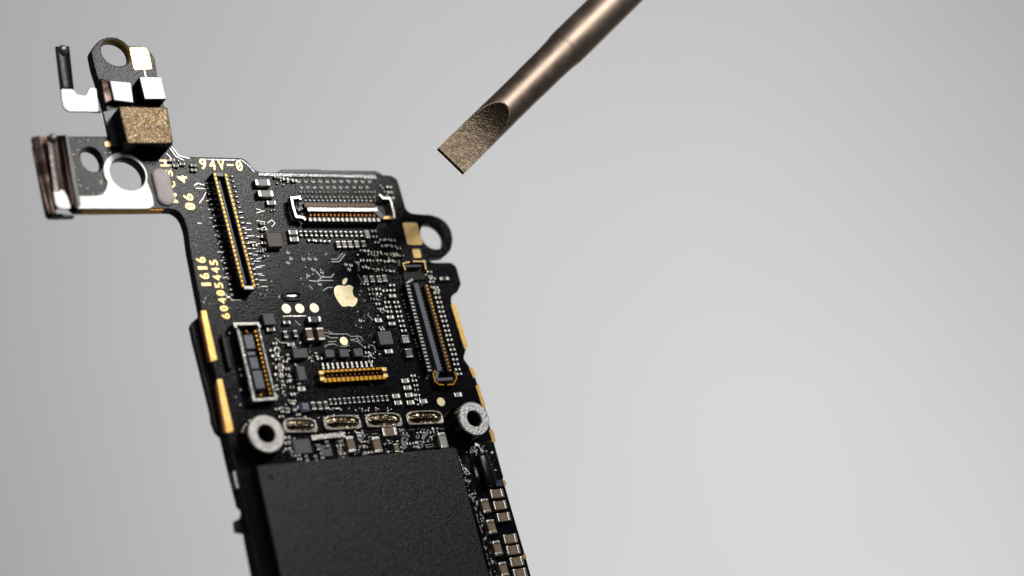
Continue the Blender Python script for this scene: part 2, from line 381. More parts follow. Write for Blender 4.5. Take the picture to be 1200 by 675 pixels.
for x, y in ((454, 354), (455.6, 359.6), (457, 365), (464.7, 354), (466.4, 359.3), (467.7, 365), (469, 370.5), (470.7, 376), (472.2, 381.7), (473.8, 387.3),
             (443.4, 338.7), (444.8, 344.5), (459.9, 334), (460.4, 340), (452, 340.5),
             (511, 337), (512, 343), (513.5, 348.5), (515.4, 354), (516.8, 359.6), (518, 365), (519.8, 370.5), (521.4, 376), (523, 381.7), (524.6, 387.3), (526, 392.5),
             (527.5, 398), (529, 404), (531, 409.4), (532.6, 415), (534, 421), (535.2, 426.6), (537, 432.6), (538.8, 438)):
    MED.append((x, y, 6.6, 3.7, .022, pack, 'x'))
for i in range(13): MED.append((353+i*5.9, 273.4+.05*i, 3.4, 7, .02, pack, 'y'))
for i in range(13): MED.append((388+i*5.5, 470.6-.36*i, 3.4, 8, .022, pack, 'y'))
for x, y in ((373.5, 282), (383.5, 282.6), (365, 281.5)): MED.append((x, y, 8, 3.2, .02, pack, 'x'))
for x, y in ((337, 512.5), (337.5, 519), (337.5, 526)): MED.append((x, y, 7, 4.5, .022, pack, 'x'))
for x, y in ((373.5, 524), (384, 520), (360, 537), (371, 537), (378, 534)): MED.append((x, y, 4.5, 8, .025, pack, 'y'))
for x, y in ((331, 480), (337.5, 480.5), (324.5, 454), (332, 449), (340, 443), (351, 447)): MED.append((x, y, 5, 7, .022, pack, 'y'))
for x, y in ((202, 187.5), (206.5, 194), (214, 192), (227, 193.5), (227.5, 199)): MED.append((x, y, 7, 4, .022, plast, 'x'))
for x, y in ((438.5, 270.5), (440, 277.2), (442, 284), (448, 281), (454, 280.5), (461, 281.5), (450, 288), (456, 287.5), (462, 288.5), (468, 291), (434, 298), (441, 299), (456, 297.5), (463, 297)):
    MED.append((x, y, 5.6, 3.4, .02, plast, 'x'))
random.seed(5)
for (a, b, n, jit) in (((484.5, 440), (493, 474), 7, .8), ((430, 333), (448, 362), 6, 1.5), ((446, 384), (449, 386), 2, 1), ((484, 389), (492, 436), 0, 1), ((424, 293), (470, 300), 8, 1.2), ((425, 305), (466, 306), 7, 1.2),
                     ((427, 313), (460, 318), 6, 1.2), ((322, 402), (331, 440), 7, 1.5), ((334, 424), (343, 462), 6, 1.8), ((343, 462), (350, 486), 4, 1.5), ((322, 470), (330, 488), 3, 1.2), ((430, 407), (436, 424), 4, 1.2),
                     ((325, 207), (345, 212), 5, .8), ((300, 288), (312, 300), 3, 1.5), ((308, 262), (310, 292), 5, 1.2), ((456, 219), (459, 232), 3, .6), ((503, 318), (508, 336), 4, .8), ((513, 340), (513, 341), 1, 0), ((345, 529), (352, 538), 3, 1),
                     ((424, 511), (433, 530), 4, 1.4), ((475, 508), (508, 506), 5, 1.5), ((478, 520), (508, 517), 5, 1.5), ((395, 512), (402, 532), 3, 1.2)):
    for k in range(n):
        t = k/max(1, n-1); MED.append((a[0]+(b[0]-a[0])*t+random.uniform(-jit, jit), a[1]+(b[1]-a[1])*t+random.uniform(-jit, jit)*.4, random.uniform(4.6, 6.6), random.uniform(3.0, 3.8), .022, random.choice((pack, plast, brown)), 'x'))
for x, y, w, l, h, bd, ax in MED: cap(x, y, w, l, h, bd, tin if bd is not plast else dullt, ax, name='chip_resistor' if bd in (pack, plast) else 'chip_capacitor', frac=.30)
# microchips
for a in ((322, 280.7, 17, 16.5, .055, packw), (451.9, 395.8, 15.5, 16, .05, pack), (386.6, 414, 10.3, 9.5, .045, pack), (403.4, 413.5, 10.3, 9.5, .045, pack), (420.3, 412.8, 10.3, 9.5, .045, pack),
          (352.2, 413.7, 16.5, 11, .05, pack), (353.6, 437.4, 9.5, 16.5, .05, pack), (315.8, 373.7, 13.5, 13.5, .05, pack), (354.5, 523, 20, 17, .03, pack), (438, 310, 7, 8, .03, plast),
          (357.8, 477, 12, 12, .03, navy), (382, 528, 14, 14, .006, pack)):
    chip(*a)
for dx, dy in ((-2, -3), (1.6, -2.6), (-1.2, .8), (2.2, 1.3)): 
    x, y = P(357.8+dx, 477+dy, .03); bm = bmesh.new(); cbox(bm, 0, 0, .016, .02, .0300, .0312); obj('test_mark', bm, grey, board, (x, y, 0))
# the big memory package
ic = [(300.8, 546), (534.2, 524), (598, 762), (355, 786)]
icl = PX(ic, .085)
cx = sum(p[0] for p in icl)/4; cy = sum(p[1] for p in icl)/4
TLc = P(300.8, 546, .085); TRc = P(534.2, 524, .085); BLc = P(330, 675, .085)
x0, x1, yt = (TLc[0]+BLc[0])/2, TRc[0], (TLc[1]+TRc[1])/2
bm = bmesh.new(); box(bm, x0, x1, yt-2.4, yt, .012, .085, 0, .006, 2)
big = obj('memory_package', bm, bigpack, board)
big['label'] = 'large matt black memory chip with a grainy top'
bm = bmesh.new(); box(bm, x0+.02, x1-.02, yt-2.38, yt-.02, .0, .012); obj('chip_substrate', bm, edge, big)
# faint moulded ring marks and a pin one dimple
def ringmark(px, py, r, w=.008, par=big, hh=.085, m=bigpack):
    c = P(px, py, hh); o = plate('moulded_ring', circ(0, 0, r, 40), [circ(0, 0, r-w, 40)], hh-.001, hh+.0012, m, par); o.location.x, o.location.y = c
ringmark(494, 640, .075); ringmark(521, 616, .045)
c = P(317.5, 559, .085); o = plate('pin_one_mark', circ(0, 0, .022, 24), [], .0845, .086, plast, big); o.location.x, o.location.y = c
for k in range(22):
    x = x0+.30+k*.058
    if x < x1-.55:
        bm = bmesh.new(); cbox(bm, 0, 0, .03 if k % 4 else .012, .05, 0, .0006); obj('etched_marking', bm, bigpack, big, (x, yt-.075-.003*(k % 3), .0845))
# ------------------------------------------------------------------ solder joints and vias (the hundred largest of each apart, the rest as stuff)
JO = []; VI = []
def joint(px, py, w, l, h=.014, rz=0): 
    W, Lh = sizes(px, py, w, l, h); x, y = P(px, py, h*.5); JO.append((W*Lh, x, y, W, Lh, h, rz))
def via(px, py, d, hole=True): VI.append((d, *P(px, py), d/2/.9/145, hole))
def dome(bm, x, y, W, Lh, h, rz, n=10):
    rows = []; ca, sa = math.cos(rz), math.sin(rz)
    for sc, z in ((1, 0), (.93, .6), (.82, .88), (.55, 1.0)):
        rows.append([bm.verts.new((x+(W/2*sc*math.cos(a)*ca-Lh/2*sc*math.sin(a)*sa), y+(W/2*sc*math.cos(a)*sa+Lh/2*sc*math.sin(a)*ca), h*z)) for a in [2*math.pi*i/n for i in range(n)]])
    for a, b in zip(rows, rows[1:]):
        for i in range(n): bm.faces.new((a[i], a[(i+1) % n], b[(i+1) % n], b[i]))
    bm.faces.new(rows[-1])
def ringv(bm, x, y, r, hole, n=12):
    prof = ((1, 0), (.85, .005), (.6, .006), (.45, .002), (.001, .001)) if hole else ((1, 0), (.9, .0018), (.001, .002))
    rows = [[bm.verts.new((x+r*sc*math.cos(2*math.pi*i/n), y+r*sc*math.sin(2*math.pi*i/n), z)) for i in range(n)] for sc, z in prof]
    for a, b in zip(rows, rows[1:]):
        for i in range(n): bm.faces.new((a[i], a[(i+1) % n], b[(i+1) % n], b[i]))
# J1 leads
for i in range(22):
    t = i/21
    joint(242.5+t*(272-242.5), 215+t*(346-215), 4.5, 3.0); joint(272+t*(302-272), 207+t*(334-207), random.uniform(7, 10) if 6 < i < 21 else 5, 2.5)
joint(268, 349, 8, 4)
# J2 rows above and below
for i in range(17):
    joint(358+i*5.1, 235.3+.02*i, 3.2, 3.0)
    if i < 16: joint(360.5+i*5.2, 231.4, 2.6, 2.6)
for i in range(20): joint(352+i*4.6, 225.5, 3, 2)
for i in range(11):
    via(350+i*8.3, 212.5, 5.2, True); via(353+i*7.7, 219.5, 4.6, True)
for i in range(14): joint(347+i*4, 206.7+.05*i, 2.4, 2)
for i in range(4): joint(428+i*4, 209.3, 2.2, 4)
for x, y in ((321.5, 246.5), (318, 247), (325, 209), (329, 212), (333, 210.5), (338, 213.5), (344, 213), (325, 215), (332, 217), (337, 214), (341, 212), (451, 225), (454, 229), (449, 221), (446, 218)): joint(x, y, 3.6, 2.4)
# column of leads on J3
for i in range(27):
    t = i/26
    if i % 4 != 1: joint(470.5+t*(500-470.5), 345+t*(444-345), 2, 2)
random.seed(11)
for (x0_, y0_, x1_, y1_, n) in ((318, 402, 332, 470, 26), (330, 440, 352, 490, 20), (384, 478, 462, 482, 30), (386, 486, 460, 488, 10), (442, 345, 452, 372, 16), (483, 440, 492, 470, 14), (436, 330, 444, 350, 8),
                                (330, 505, 345, 538, 14), (395, 505, 440, 536, 30), (448, 515, 520, 531, 44), (470, 503, 518, 512, 18), (196, 186, 212, 202, 10), (345, 400, 352, 440, 8), (360, 412, 372, 426, 8),
                                (552, 522, 558, 532, 5), (405, 395, 446, 412, 8), (432, 412, 445, 420, 10), (498, 317, 506, 331, 5), (462, 305, 500, 312, 14), (425, 300, 465, 322, 10), (355, 488, 385, 490, 5)):
    for k in range(n):
        w = random.uniform(1.6, 3.6); joint(random.uniform(x0_, x1_), random.uniform(y0_, y1_), w, random.uniform(1.5, 2.6), random.uniform(.006, .016), random.uniform(0, 3))
for x, y in ((281, 433), (283, 440), (282, 457), (281, 475), (276, 466), (557, 530), (552, 531), (547, 530), (557, 527), (560.3, 552), (560, 544), (557.5, 549)): joint(x, y, 3, 2.6)
for x, y in ((291.3, 494.5), (287, 499), (284.5, 503), (283, 507)): joint(x, y, 5.4, 5.4, .05)
for i in range(30): joint(536+(581-536)*i/29+random.uniform(-.6, .6), 530+(675-530)*i/29, random.uniform(1.2, 2.6), random.uniform(1.2, 2.2), .012)
for x, y in ((355.5, 303.5), (362.5, 303.5), (369.5, 303.5), (337.5, 296), (341, 303), (337.5, 308), (422, 375.5), (361, 323), (367, 316), (377, 319), (374.5, 333), (405, 310), (409, 316), (411, 311), (419, 308)): via(x, y, 5)
for k in range(70): 
    x, y = random.choice(((300, 330, 260, 360), (235, 250, 330, 360), (350, 440, 290, 400), (205, 245, 205, 300)))[0:2], 0
    r = random.choice(((300, 330, 250, 350), (238, 270, 300, 395), (350, 440, 292, 335), (226, 248, 210, 300), (415, 440, 340, 400)))
    via(random.uniform(r[0], r[1]), random.uniform(r[2], r[3]), random.uniform(1.5, 2.6), False)
for k in range(48):
    a_, b_ = random.uniform(84, 134), random.uniform(164, 228)
    if math.dist((a_, b_), (107, 188)) > 19 and math.dist((a_, b_), (149, 204)) > 27: via(a_, b_, random.uniform(2.0, 3.4), False)
def emit(lst, name, one, m):
    lst.sort(key=lambda t: -t[0])
    for t in lst[:100]:
        bm = bmesh.new(); one(bm, t, True); obj(name, bm, m, board, (t[1], t[2], 0), smooth=True)
    if lst[100:]:
        bm = bmesh.new()
        for t in lst[100:]: one(bm, t, False)
        o = obj(name+'_scatter', bm, m, board, smooth=True); o['kind'] = 'stuff'
emit(JO, 'solder_joint', lambda bm, t, z: dome(bm, 0 if z else t[1], 0 if z else t[2], t[3], t[4], t[5], t[6]), tin)
emit([v for v in VI if v[4]], 'via', lambda bm, t, z: ringv(bm, 0 if z else t[1], 0 if z else t[2], t[3], t[4]), viam)
emit([v for v in VI if not v[4]], 'sparkle_speck', lambda bm, t, z: ringv(bm, 0 if z else t[1], 0 if z else t[2], t[3], t[4]), tin)  # bright tin specks that stand in for sparkle on the mask
# traces under the mask
def tr(pts, w=1.6, m=trace, h=.006, name='copper_trace'):
    s = scl(*pts[0])[0]; bm = bmesh.new(); ribbon(bm, PX(pts), w/s, 0, h); fixn(bm); obj(name, bm, m, board)
A8 = lambda pts: [(340+x/8.54, 380+y/8.54) for x, y in pts]
for p in ([(340, 85), (360, 85), (395, 100), (570, 100), (605, 125), (680, 120), (735, 165)], [(345, 120), (370, 122), (400, 138), (480, 138)], [(600, 155), (670, 152), (710, 182)],
          [(375, 180), (460, 172)], [(340, 235), (355, 215), (395, 203), (440, 200), (475, 220)], [(500, 222), (545, 225), (590, 215)], [(720, 325), (760, 325), (800, 365)], [(780, 210), (830, 215), (855, 265)]):
    tr(A8(p), 1.3)
tr([(331, 371), (358, 370.5)], 2, tin); tr([(345, 376), (352, 382)], 1.2); tr([(384, 388), (391, 392)], 1.2)
tr([(262, 345), (271, 352), (283, 352)], 1.6); tr([(388, 307), (397, 307), (404, 298)], 1.6); tr([(387.5, 304), (395, 304), (401, 297)], 1.2)
tr([(227, 218), (231, 215), (244, 219)], 1.8); tr([(229, 221), (244, 221.5)], 1.4); tr([(370, 318), (376, 325), (388, 325), (391, 321)], 1.6); tr([(362, 329), (372, 330), (379, 323)], 1.4); tr([(372, 329), (390, 329)], 1.3)
tr([(199, 174), (206, 184), (215, 188)], 1.6); tr([(201, 172), (209, 183), (222, 186)], 1.6); tr([(195, 180), (201, 187), (203, 196)], 1.4)
tr([(430, 369), (437, 376)], 1.4); tr([(168.6, 82), (170.5, 90)], 2.2, tin)
for i in range(9): tr([(300, 250+i*9), (308+random.uniform(-1, 3), 250+i*9+random.uniform(-3, 3))], 1.3)
for i in range(12): tr([(238+i*2.2+random.uniform(-2, 1), 216+i*10), (246+i*2.2, 214+i*10)], 1.3)
glare = mat('painted_edge_glare', (.30, .30, .31), .8, .3, [('noise', 50, .8, .004)])
tr([(303, 204.5), (345, 205.5), (440, 207)], 5.5, glare, .005); tr([(236, 187), (283, 188), (291, 194), (298, 202)], 3, glare, .004)  # pale ribbons painted in as glare along the top edge, not copper
for i in range(11): tr([(284+i*2.1, 262+i*7.4), (292+i*2.1+random.uniform(-2, 2), 262+i*7.4)], 1.4)
for p in ([(313, 262), (318, 258), (322, 262), (318, 266)], [(306, 268), (310, 266), (313, 270)], [(362, 335), (366, 339)], [(378, 341), (384, 337), (390, 337)], [(419, 322), (424, 330), (422, 334)], [(415, 306), (420, 311), (420, 318)],
          [(411, 399), (419, 401), (425, 406)], [(233, 239), (238, 232), (241, 226)], [(231, 262), (236, 262)], [(352, 444), (357, 449)], [(322, 396), (328, 402), (336, 402)], [(431, 446), (436, 452)], [(300, 245), (306, 247)]): tr(p, 1.3)
# moulded slot beside the gold dots
c = P(342, 347.5)
def oval(a, b, n=32): return [(a*math.copysign(abs(math.cos(t))**.6, math.cos(t)), b*math.sin(t)) for t in [2*math.pi*i/n for i in range(n)]]
o = plate('slotted_pad', oval(.086, .042), [oval(.066, .022)], .0005, .012, mask, board, .003); o.location.x, o.location.y = c
o = plate('slotted_pad', oval(.044, .008), [], .0005, .008, tin, board); o.location.x, o.location.y = P(341.5, 347)
# ------------------------------------------------------------------ connectors
def frame_between(a, b, h):
    A = Vector(P(*a, h)); B = Vector(P(*b, h)); return A, B
def bar(bm, A, B, w, z0, z1, mi=0, off=0.0, bev=.003):
    """beveled bar from A to B (board coordinates)"""
    d = (B-A); L_ = d.length; d.normalize(); n_ = Vector((-d.y, d.x)); tmp = bmesh.new()
    box(tmp, 0, L_, -w/2+off, w/2+off, z0, z1, mi, bev, 2)
    vm = {v: bm.verts.new((*(A+d*v.co.x+n_*v.co.y), v.co.z)) for v in tmp.verts}
    for f in tmp.faces:
        g = bm.faces.new([vm[v] for v in f.verts]); g.material_index = mi
    tmp.free()
def pins(parent, A, B, n, w, l, z0, z1, m, name='contact_pin', off=0.0, bev=.0015):
    d = (B-A); L_ = d.length; dn = d.normalized(); n_ = Vector((-dn.y, dn.x)); ang = math.atan2(dn.y, dn.x)
    bm = bmesh.new(); cbox(bm, 0, 0, w, l, z0, z1, 0, bev, 2)
    first = None
    for i in range(n):
        q = A+dn*(L_*(i+.5)/n)+n_*off
        if first is None: o = first = obj(name, bm, m, parent, (q.x, q.y, 0), ang)
        else:
            o = first.copy(); C.objects.link(o); o.location = (q.x, q.y, 0); o.parent = parent
def grp(name, lab): 
    o = empty(name, board); o['label'] = lab; return o
# plug connector with two gold contact rows
J1 = grp('plug_connector', 'long narrow plug connector with two rows of gold contacts')
h = .095
A1, B1 = frame_between((251.0, 202), (285.5, 337), h); A2, B2 = frame_between((264, 203), (298.5, 337), h)
bm = bmesh.new(); bar(bm, A1, B1, .030, 0, h); bar(bm, A2, B2, .030, 0, h); bar(bm, A1, B1, .018, 0, .02, off=.04)
bar(bm, B1, B2, .035, 0, h-.002); bar(bm, A1+(B1-A1)*.01, A2+(B2-A2)*.01, .035, 0, h-.006)
bar(bm, (A1+A2)/2, (B1+B2)/2, .075, 0, .014)
obj('housing', bm, plast, J1)
pins(J1, A1, B1, 27, .022, .016, h-.02, h+.003, goldp); pins(J1, A2, B2, 27, .022, .016, h-.02, h+.003, goldp)
bm = bmesh.new(); bar(bm, B1*.93+B2*.07, B1*.07+B2*.93, .03, h-.01, h+.002); obj('end_bracket', bm, dullt, J1)
bm = bmesh.new(); bar(bm, A1+(A2-A1)*.55+(B1-A1)*.03, B1+(B2-B1)*.55-(B1-A1)*.05, .016, .0, .05); obj('centre_rib', bm, gplast, J1)
railm = mat('worn_rail', (.20, .20, .19), 1, .4, [('noise', 50, 1.0, .004)], var=(60, (.5, .48, .45), .42, .62, .3))
copd = mat('dark_copper_contact', (.20, .085, .03), 1, .35, [('noise', 60, .3, .002)])
# top receptacle
J2 = grp('receptacle_connector', 'wide receptacle connector with a pale tongue and bright end brackets near the top edge')
h = .065
a, b = frame_between((346, 238.5), (460, 238.5), h); c1, d1 = frame_between((352, 257), (452, 257.5), h)
u = (b-a).normalized(); v = Vector((u.y, -u.x))
bm = bmesh.new()
bar(bm, Vector(P(357, 240, h)), Vector(P(441, 240.5, h)), .040, 0, h-.006, 0); bar(bm, Vector(P(361, 257, h)), Vector(P(447, 257.5, h)), .030, 0, h, 0)
bar(bm, Vector(P(352, 248, .01)), Vector(P(455, 248, .01)), .17, 0, .01, 0)
obj('housing', bm, plast, J2)
bm = bmesh.new(); bar(bm, Vector(P(360.5, 244.8, .055)), Vector(P(442.5, 245, .055)), .042, 0, .055); 
obj('centre_tongue', bm, tin, J2)
bm = bmesh.new(); bar(bm, Vector(P(441, 247, .05)), Vector(P(449, 255, .05)), .05, 0, .05); obj('end_block', bm, gplast, J2); bm = bmesh.new(); bar(bm, Vector(P(349, 246, .04)), Vector(P(355, 243, .04)), .03, 0, .04); obj('end_block', bm, gplast, J2)
pins(J2, Vector(P(357, 239.6, h)), Vector(P(440, 240, h)), 17, .018, .024, .01, h-.004, copd); 
pins(J2, Vector(P(362, 251.6, .05)), Vector(P(441, 252, .05)), 17, .018, .024, .005, .045, copd)
pins(J2, Vector(P(361, 257.2, h)), Vector(P(446, 257.6, h)), 16, .024, .033, .004, h+.002, dullt)
Z7 = lambda pts, hh: [Vector(P(320+x/7.5, 190+y/7.5, hh)) for x, y in pts]
for pts in ([(240, 330), (232, 305), (205, 312), (162, 314), (178, 400), (205, 480), (262, 485), (285, 508)], [(935, 285), (965, 315), (1025, 318), (1040, 360), (1058, 430), (1066, 492)]):
    bm = bmesh.new(); ribbon(bm, [tuple(q) for q in Z7(pts, .07)], .021, .02, .072, chamf=.12); fixn(bm); obj('end_bracket', bm, tin, J2)
bm = bmesh.new(); bar(bm, Vector(P(449, 255, .03)), Vector(P(461, 254.5, .03)), .03, .005, .03); obj('solder_tab', bm, gold, J2)
# long right receptacle
J3 = grp('receptacle_connector', 'long receptacle connector running down the right side of the board')
h = .065
R = {k: (Vector(P(*p, h)), Vector(P(*q, h))) for k, (p, q) in {'l': ((477.3, 333), (504, 436)), 'c': ((488, 331), (516.5, 434)), 'r': ((499, 333), (527.5, 436))}.items()}
bm = bmesh.new()
bar(bm, *R['l'], .036, 0, h, 0); bar(bm, *R['r'], .036, 0, h, 0); bar(bm, *R['c'], .155, 0, .010, 0)
bar(bm, Vector(P(473, 322, .015)), Vector(P(498, 321, .015)), .10, 0, .015, 0)
obj('housing', bm, plast, J3)
bm = bmesh.new(); bar(bm, *R['c'], .042, 0, .055); obj('centre_tongue', bm, gplast, J3)
pins(J3, *R['l'], 25, .013, .030, .005, h+.0015, dullt, off=.002); pins(J3, *R['r'], 25, .018, .018, .005, h+.002, goldp, off=.006)
dk = (R['l'][0]*.62+R['c'][0]*.38, R['l'][1]*.62+R['c'][1]*.38); pins(J3, *dk, 25, .014, .03, .005, .03, amber, name='contact_spring')
dk = (R['r'][0]*.62+R['c'][0]*.38, R['r'][1]*.62+R['c'][1]*.38); pins(J3, *dk, 25, .014, .03, .005, .03, amber, name='contact_spring')
for pts, m_ in (([(475, 317), (472, 309), (480, 307)], gold), ([(484, 306.5), (497, 306.5), (499, 316)], gold), ([(510, 434), (507.3, 439), (509.5, 447), (514.5, 451), (520, 451)], goldp), ([(524, 451), (531, 450.5), (535, 443), (532, 435.5)], goldp)):
    bm = bmesh.new(); ribbon(bm, [tuple(Vector(P(*q, .05))) for q in pts], .014, .004, .055, chamf=.25); fixn(bm); obj('end_bracket', bm, m_, J3)
bm = bmesh.new(); bar(bm, Vector(P(512, 445, .06)), Vector(P(531, 443.5, .06)), .026, 0, .06); bar(bm, Vector(P(511, 445, .05)), Vector(P(513, 435, .05)), .03, 0, .05); obj('end_block', bm, gplast, J3); bm = bmesh.new(); bar(bm, Vector(P(475.5, 311.8, .06)), Vector(P(494, 311.3, .06)), .02, 0, .06)
obj('end_block', bm, gplast, J3)
bm = bmesh.new(); bar(bm, Vector(P(476, 332, .06)), Vector(P(484, 327, .06)), .02, .01, .06); obj('end_bracket', bm, dullt, J3)
# left small receptacle
J4 = grp('receptacle_connector', 'short receptacle connector with a silver frame beside the left edge')
h = .075
bm = bmesh.new()
l4 = (Vector(P(279, 386, h)), Vector(P(297, 464, h))); r4 = (Vector(P(303.3, 385, h)), Vector(P(322, 463, h))); c4 = (Vector(P(290.5, 392, .06)), Vector(P(306, 457, .06)))
bar(bm, *l4, .036, 0, h); bar(bm, *r4, .036, 0, h); bar(bm, (l4[0]+r4[0])/2, (l4[1]+r4[1])/2, .16, 0, .01)
obj('housing', bm, plast, J4)
bm = bmesh.new(); ribbon(bm, [tuple(Vector(P(*q, .08))) for q in ((277, 384), (275, 379.5), (302.5, 379.0), (304.8, 384))], .023, .006, .08, chamf=.15); fixn(bm); obj('end_bracket', bm, dullt, J4)
bm = bmesh.new(); ribbon(bm, [tuple(Vector(P(*q, .08))) for q in ((296, 463), (298, 468.5), (323.5, 466.8), (322.5, 461))], .022, .006, .08, chamf=.15); fixn(bm); obj('end_bracket', bm, dullt, J4)
bm = bmesh.new(); ribbon(bm, [tuple(l4[0]), tuple(l4[1])], .02, h-.006, h+.002, chamf=.1); ribbon(bm, [tuple(r4[0]), tuple(r4[1])], .012, h-.006, h+.002, chamf=.1); fixn(bm); obj('side_rail', bm, railm, J4)
D = c4[1]-c4[0]
for t0, t1, hh, w_ in ((0, .26, .060, .078), (.29, .37, .045, .07), (.40, .62, .055, .07), (.65, .98, .064, .078)):
    bm = bmesh.new(); bar(bm, c4[0]+D*t0, c4[0]+D*t1, w_, 0, hh, bev=.006); obj('centre_tongue', bm, gplast, J4)
pins(J4, r4[0]*.98+l4[0]*.02-(r4[0]-l4[0])*.13, r4[1]-(r4[1]-l4[1])*.13, 15, .018, .02, .005, h-.01, goldp)
pins(J4, l4[0]+(r4[0]-l4[0])*.13, l4[1]+(r4[1]-l4[1])*.13, 15, .018, .02, .005, h-.014, amber)
for q in ((289.3, 388.3), (306, 462.8)):
    bm = bmesh.new(); dome(bm, 0, 0, .035, .035, .05, 0); x, y = P(*q, .05); obj('locating_contact', bm, goldp, J4, (x, y, 0), smooth=True)
# small gold connector
J5 = grp('gold_connector', 'small gold rimmed connector with eleven comb like feet')
h = .055
Q = [Vector(P(*q, h)) for q in ((376.5, 435.2), (378.5, 445.8), (452.8, 441.8), (450.5, 431.2))]
bm = bmesh.new()
q0, q1, q2, q3 = Q
bar(bm, q0, q3, .03, 0, h-.003); bar(bm, q1, q2, .03, 0, h-.003); bar(bm, q0, q1, .03, 0, h-.004); bar(bm, q3, q2, .03, 0, h-.004); bar(bm, (q0+q1)/2, (q2+q3)/2, .07, 0, .012)
obj('housing', bm, amber, J5)
pins(J5, q1, q2, 14, .030, .034, .006, h+.001, goldp); pins(J5, q0, q3, 14, .030, .020, .006, h+.001, goldp, off=-.002)
pins(J5, q0*.7+q1*.3, q3*.7+q2*.3, 14, .014, .03, .004, .035, copd, name='contact_spring')
for e0, e1 in ((q0, q1), (q3, q2)):
    bm = bmesh.new(); bar(bm, e0-(e1-e0)*.12, e0+(e1-e0)*.42, .045, .004, h+.003, bev=.008); bar(bm, e0+(e1-e0)*.56, e1+(e1-e0)*.12, .045, .004, h+.003, bev=.008); obj('corner_contact', bm, gold, J5)
fa, fb = Vector(P(375.5, 429.5, .01)), Vector(P(437.5, 426.5, .01))
pins(J5, fa, fb, 11, .018, .05, .001, .016, tin, name='solder_foot')
# ------------------------------------------------------------------ slotted shield clips filled with solder
solderf = mat('flux_stained_solder', (.08, .055, .035), 1, .26, [('noise', 28, 1.0, .006), ('noise', 10, .7, .01)], var=(16, (.42, .34, .24), .48, .7, .22))
rim = mat('solder_rim', (.58, .54, .48), 1, .28, [('noise', 40, .8, .003)], var=(30, (.22, .19, .16), .45, .7, .4))
for (xa, ya, xb, yb) in ((332, 498.5, 371.5, 498), (379.5, 495.5, 423, 494), (428.5, 492.8, 471, 491.2), (476.5, 490.2, 519, 488.2)):
    A, B = Vector(P(xa, ya, .02)), Vector(P(xb, yb, .02)); M_ = (A+B)/2; L_ = (B-A).length; ang = math.atan2((B-A).y, (B-A).x)
    g = empty('shield_clip', board, (M_.x, M_.y, 0)); g.rotation_euler = (0, 0, ang)
    hw = .058
    out = rnd([(-L_/2, -hw), (L_/2, -hw), (L_/2, hw*.7), (L_/2*.6, hw), (-L_/2*.7, hw), (-L_/2, hw*.6)], 4, .03)
    o = plate('rim', out, [oval(L_/2-.016, hw-.013)], .0, .022, rim, g, .004); o.location = (0, 0, .012)
    bm = bmesh.new(); n1, n2 = 24, 8; vv = []
    for i in range(n1+1):
        row = []
        for j in range(n2+1):
            x = (i/n1-.5)*(L_-.03); y = (j/n2-.5)*(2*hw-.03)
            r = math.sqrt((x/(L_/2))**4+(y/hw)**2); z = .004+.014*math.exp(-(y/.012)**2)*(1-r)+random.uniform(0, .006)
            row.append(bm.verts.new((x, y, z)))
        vv.append(row)
    for i in range(n1):
        for j in range(n2): bm.faces.new((vv[i][j], vv[i+1][j], vv[i+1][j+1], vv[i][j+1]))
    obj('solder_fill', bm, solderf, g, smooth=True)
bm = bmesh.new(); bar(bm, Vector(P(365.5, 513, .03)), Vector(P(404, 509, .03)), .042, .001, .03); obj('ground_strap', bm, tin, board)
# underfill between the passives and along the memory chip
def lumps(pts, nx, ny, amp, m, name='underfill', base_=.0):
    a, b, c_, d = [Vector(P(*p)) for p in pts]; bm = bmesh.new(); vv = []
    from mathutils import noise
    for i in range(nx+1):
        row = []
        for j in range(ny+1):
            s, t = i/nx, j/ny; q = (a*(1-s)+b*s)*(1-t)+(d*(1-s)+c_*s)*t
            e = min(1, 6*min(s, 1-s, t, 1-t))
            z = base_+e*(.006+amp*max(0, .5+noise.noise((q.x*11, q.y*11, 3))+.6*noise.noise((q.x*30, q.y*30, 7))))
            row.append(bm.verts.new((q.x, q.y, z)))
        vv.append(row)
    for i in range(nx):
        for j in range(ny): bm.faces.new((vv[i][j], vv[i+1][j], vv[i+1][j+1], vv[i][j+1]))
    fixn(bm)
    return obj(name, bm, m, board, smooth=True)
lumps([(392, 507), (470, 500), (476, 534), (398, 541)], 60, 30, .02, under)
lumps([(464, 501), (533, 497), (540, 528), (470, 534)], 60, 30, .024, under)
lumps([(548, 520), (578, 516), (590, 560), (560, 566)], 24, 30, .02, under)
lumps([(537, 535), (548, 533), (592, 690), (578, 692)], 12, 90, .022, under)
# dark component right of the memory chip
bm = bmesh.new(); bar(bm, Vector(P(566, 530, .09)), Vector(P(579, 568, .09)), .11, 0, .09, bev=.03); 
for f in bm.faces: f.smooth = True
obj('black_inductor', bm, plast, board)
bm = bmesh.new(); bar(bm, Vector(P(262, 392, .045)), Vector(P(271, 432, .045)), .035, 0, .045, bev=.012); obj('shield_fence', bm, plast, board)
chip(586, 566, 9, 8, .03, bluebody)
